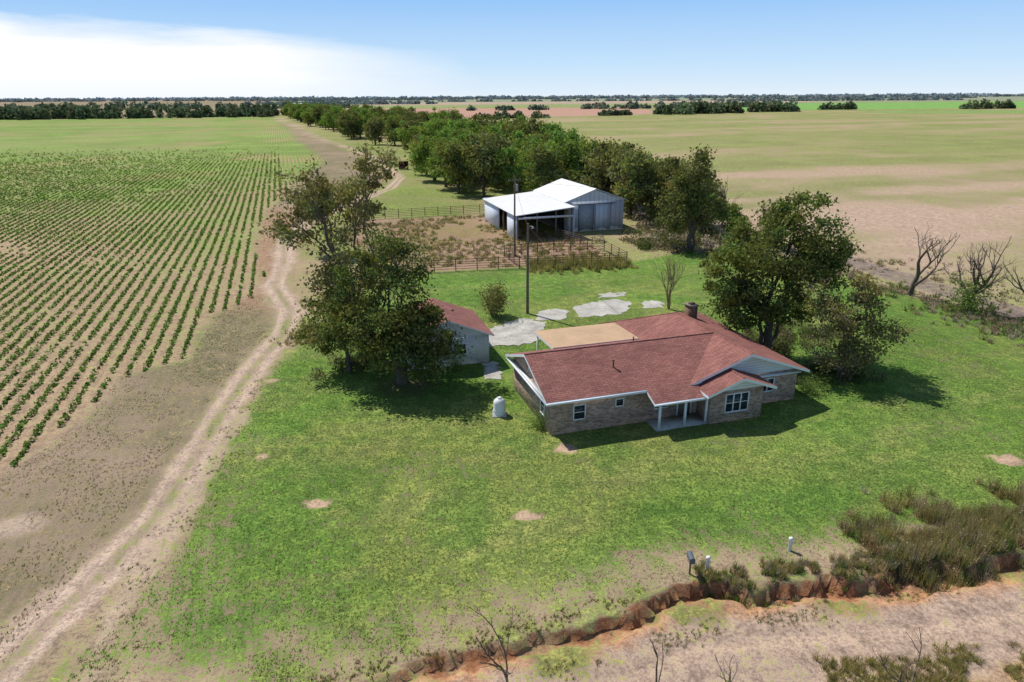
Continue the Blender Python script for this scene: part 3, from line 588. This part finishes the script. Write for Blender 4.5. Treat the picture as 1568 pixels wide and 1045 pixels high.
# ------------------------------------------------------------------ barn
B_=empty('metal_barn',(8.7,110.4,0),A17); H_=B_
def f(mb):
    box(mb,0,10.3,0,15,-.3,4.8); prism(mb,[(0,0,4.8),(10.3,0,4.8),(5.15,0,6.55)],(0,.2,0)); prism(mb,[(0,14.8,4.8),(10.3,14.8,4.8),(5.15,14.8,6.55)],(0,.2,0))
    box(mb,-9.5,-.005,14.6,14.9,-.3,4.0); box(mb,-9.5,-9.3,6,14.6,-.3,3.75); box(mb,-.2,-.02,-4,-.01,-.3,4.4); box(mb,-9.5,-9.3,-4,1,-.3,3.7)
part('walls',f,[METAL])
def f(mb):
    prism(mb,[(-.3,-.3,4.85),(5.15,-.3,6.78),(5.15,15.3,6.78),(-.3,15.3,4.85)],(0,0,-.1),0,1); prism(mb,[(10.6,-.3,4.85),(10.6,15.3,4.85),(5.15,15.3,6.78),(5.15,-.3,6.78)],(0,0,-.1),0,1)
    prism(mb,[(-9.8,-4.3,3.85),(-.05,-4.3,4.74),(-.05,15.2,4.74),(-9.8,15.2,3.85)],(0,0,-.1),0,1)
part('roof',f,[MROOF,WHITE])
def f(mb):
    box(mb,2.2,4.9,-.09,-.02,.05,4.3,1); box(mb,5.1,7.9,-.13,-.06,.05,4.3,0); box(mb,1.2,8.6,-.2,-.14,4.3,4.42,2)
    for u in (2.2,4.84,5.1,7.84): box(mb,u,u+.06,-.16,-.131,.05,4.3,2)
part('sliding_doors',f,[METAL,simple('door_blue_grey',(.38,.42,.48),.5),WOOD])
def f(mb):
    for u in (-9.3,-6.2,-3.1,-.5): box(mb,u-.1,u+.1,-4.1,-3.9,-.2,3.85+.09*(u+9.3)*.9-.1)
    for v_ in (3.5,): box(mb,-9.45,-9.25,v_-.1,v_+.1,-.2,3.7)
    box(mb,-9.3,-.3,-4.12,-4.0,3.2,3.5,1)
    box(mb,-.1,-.01,.2,14.5,0,4.3,2); box(mb,-9.2,-.3,14.5,14.59,0,3.7,2)  # near-black sheets paint the lean-to's inner shade over its walls
part('leanto_posts_and_shade_sheets',f,[WOOD,METAL,DARK])
# ------------------------------------------------------------------ fences
def fence(name,pl,h=1.5,rails=5,sp=2.4,r=.045):
    mb=MB()
    for a,b in zip(pl[:-1],pl[1:]):
        a=np.array(a,float); b=np.array(b,float); L_=np.hypot(*(b-a)); k_=max(1,int(L_/sp)); P=a+(b-a)*np.linspace(0,1,k_+1)[:,None]; Z=hgt(P[:,0],P[:,1])
        for p,zz in zip(P,Z): tube(mb,[(p[0],p[1],zz-.3),(p[0],p[1],zz+h+.1)],r*1.4,6)
        for q in range(rails): tube(mb,np.c_[P,Z+h*(.2+.8*q/(rails-1))],r*.75,5)
    mb.obj(name,[RUST])
fence('corral_pipe_fence',[(-12.5,84),(1,86),(15.2,88.4),(13.2,96),(7.2,104.5)])
fence('corral_pipe_fence',[(-12.5,84),(-26.5,104),(-27.5,122.5),(-9,129),(-3,131.5)])
fence('corral_pipe_fence',[(1,86),(-1,93),(6,96),(13.2,96)],1.5,4)
# ------------------------------------------------------------------ poles
def pole(x_,y_,h,arm=True,rot=0.):
    mb=MB(); tube(mb,[(0,0,-.5),(0,0,h*.5),(.03,0,h)],[.16,.13,.1],8)
    if arm:
        box(mb,-.9,.9,-.05,.05,h-.75,h-.63); [tube(mb,[(a,0,h-.63),(a,0,h-.45)],.04,6,1) for a in (-.8,0.25,.8)]
        tube(mb,[(.28,0,h-2.1),(.28,0,h-1.2)],.2,10,1)
    else:
        tube(mb,[(0,0,h-.4),(.25,-.25,h-.2),(.5,-.5,h-.22)],.03,5,1); tube(mb,[(.5,-.5,h-.2),(.5,-.5,h-.4)],[.06,.14],8,1)
    o=mb.obj('utility_pole',[WOOD,simple('grey_metal',(.35,.36,.37),.5)],loc=(x_,y_,float(hgt(x_,y_)))); o.rotation_euler=(0,0,rot)
pole(1.6,66.6,9.2,False); pole(.45,93,11.,True,.3); pole(26.5,98.5,9.,True,.6)
mb=MB()
def wire(a,b,sag):
    t=np.linspace(0,1,14)[:,None]; P=np.array(a)+(np.array(b)-np.array(a))*t; P[:,2]-=4*sag*(t*(1-t))[:,0]; tube(mb,P,.014,4)
wire((.45,93,10.5),(1.6,66.6,9),.5); wire((1.6,66.6,9),(9,53,4.),.4); wire((.45,93,10.5),(26.5,98.5,8.4),.6)
mb.obj('power_line',[RUST])
# ------------------------------------------------------------------ small things
mb=MB(); pr=[(0,.42),(.9,.42),(1.05,.38),(1.18,.25),(1.24,.12),(1.3,.12)]
tube(mb,[(0,0,z_) for z_,_ in pr],[r_ for _,r_ in pr],20); tube(mb,[(0,0,.35),(0,0,.4)],.44,20); box(mb,-.5,.5,-.5,.5,-.1,.05,1)
mb.obj('white_water_tank',[TANK,CONC],loc=(-.9,43.2,.02))
def marker(x_,y_):
    mb=MB(); pr=[(-.3,.09),(.62,.09),(.64,.11),(.72,.11),(.76,.06)]
    tube(mb,[(0,0,z_) for z_,_ in pr],[r_ for _,r_ in pr],12); tube(mb,[(.09,0,.45),(.16,0,.45)],.05,8); mb.obj('white_marker_post',[TANK],loc=(x_,y_,float(hgt(x_,y_))))
marker(9.1,26.5); marker(13.5,27.9)
mb=MB(); tube(mb,[(0,0,-.3),(0,0,.75)],.05,6)
a=np.linspace(0,np.pi,9); pr=[(-.13,.75)]+[( -.13*np.cos(q),.95+.1*np.sin(q)) for q in a]+[(.13,.75)]
prism(mb,[(p[0],-.28,p[1]) for p in pr],(0,.56,0),1,1)
mb.obj('mailbox',[WOOD,simple('dark_metal',(.1,.12,.14),.4)],loc=(8.2,26.2,float(hgt(8.2,26.2))))
def bin_(x_,y_):
    mb=MB(); box(mb,-1.3,1.3,.7,.8,.3,2.3); box(mb,-1.4,-1.3,-.8,.8,.3,2.3); box(mb,1.3,1.4,-.8,.8,.3,2.3); box(mb,-1.3,1.3,-.8,-.7,.3,1.0); box(mb,-1.5,1.5,-.9,.9,2.3,2.42); box(mb,-1.4,1.4,-.8,.8,.2,.3)
    for a in (-1.2,1.2):
        for b in (-.6,.6): box(mb,a-.08,a+.08,b-.08,b+.08,-.3,.2)
    mb.obj('rusty_livestock_feeder',[simple('rusted_sheet',(.16,.07,.05),.8,.3)],loc=(x_,y_,float(hgt(x_,y_)))).rotation_euler=(0,0,.2)
bin_(-32.5,212); bin_(-27.4,213)
mb=MB(); box(mb,-12,12,-6,6,-1,5); prism(mb,[(-12.3,-6.3,5),(12.3,-6.3,5),(12.3,0,7.5),(-12.3,0,7.5)],(0,0,-.15)); prism(mb,[(-12.3,0,7.5),(12.3,0,7.5),(12.3,6.3,5),(-12.3,6.3,5)],(0,0,-.15))
mb.obj('distant_farm_shed',[WHITE],loc=(-460,1560,0))
# ------------------------------------------------------------------ light, sky, camera
el=math.radians(53); az=math.radians(-46)
d=Vector((math.sin(az)*math.cos(el),math.cos(az)*math.cos(el),math.sin(el)))
sd=bpy.data.lights.new('sun','SUN'); sd.energy=4.9; sd.angle=math.radians(.5); sd.color=(1,.955,.88)
so=bpy.data.objects.new('sun',sd); so.rotation_euler=d.to_track_quat('Z','Y').to_euler(); so.location=(-30,40,60); COL.objects.link(so)
w=bpy.data.worlds.new('World'); scn.world=w; w.use_nodes=True; nt=w.node_tree; nt.nodes.clear()
sk=N(nt,'ShaderNodeTexSky'); sk.sky_type='NISHITA'; sk.sun_disc=False; sk.sun_elevation=el; sk.sun_rotation=az; sk.air_density=1.; sk.dust_density=.4; sk.ozone_density=1.5
tc=N(nt,'ShaderNodeTexCoord').outputs['Generated']; sp=N(nt,'ShaderNodeSeparateXYZ'); nt.links.new(tc,sp.inputs[0])
yy=mth(nt,'MAXIMUM',sp.outputs[1],.05); xr=mth(nt,'DIVIDE',sp.outputs[0],yy); zr_=mth(nt,'DIVIDE',sp.outputs[2],yy)
mp=N(nt,'ShaderNodeMapping'); mp.inputs['Scale'].default_value=(3,3,22); nt.links.new(tc,mp.inputs[0]); cn=noise(nt,mp.outputs[0],1.3,6,.6)
cr_=N(nt,'ShaderNodeValToRGB'); nt.links.new(mr(nt,sp.outputs[2],0.,.4),cr_.inputs[0]); E=cr_.color_ramp.elements
E[0].position=0; E[0].color=(.76,.87,.96,1); E[1].position=1; E[1].color=(.12,.28,.62,1)
for p_,c_ in ((.10,(.56,.77,.98,1)),(.30,(.31,.57,.95,1))): q=E.new(p_); q.color=c_
low=scalec(nt,cr_.outputs[0],10.)
base=mix(nt,mr(nt,sp.outputs[2],.2,.45),low,sk.outputs[0])
top=mth(nt,'ADD',.047,mth(nt,'MULTIPLY',xr,-.0925))
e=mth(nt,'ADD',mth(nt,'SUBTRACT',top,zr_),mth(nt,'MULTIPLY',mth(nt,'SUBTRACT',cn,.5),.06))
msk=mth(nt,'MULTIPLY',mr(nt,e,-.004,.022),mr(nt,mth(nt,'ADD',xr,mth(nt,'MULTIPLY',cn,.2)),.06,-.22))
msk=mth(nt,'MULTIPLY',msk,mr(nt,zr_,-.01,.03,.45,1.)); msk=mth(nt,'MULTIPLY',msk,mr(nt,sp.outputs[1],0.,.2))
col=mix(nt,msk,base,(10.2,10.3,10.4,1))
bg=N(nt,'ShaderNodeBackground'); nt.links.new(col,bg.inputs[0]); bg.inputs[1].default_value=.1
o=N(nt,'ShaderNodeOutputWorld'); nt.links.new(bg.outputs[0],o.inputs[0])
cd=bpy.data.cameras.new('camera'); cd.lens=24; cd.sensor_width=36; cd.clip_end=30000; cd.clip_start=.1
co=bpy.data.objects.new('camera',cd); COL.objects.link(co)
co.matrix_world=Matrix.Translation((0,0,21))@Matrix.Rotation(math.radians(90-19.8),4,'X')@Matrix.Rotation(math.radians(-.3),4,'Z')
scn.camera=co
scn.view_settings.view_transform='Standard'; scn.view_settings.look='None'; scn.view_settings.exposure=0
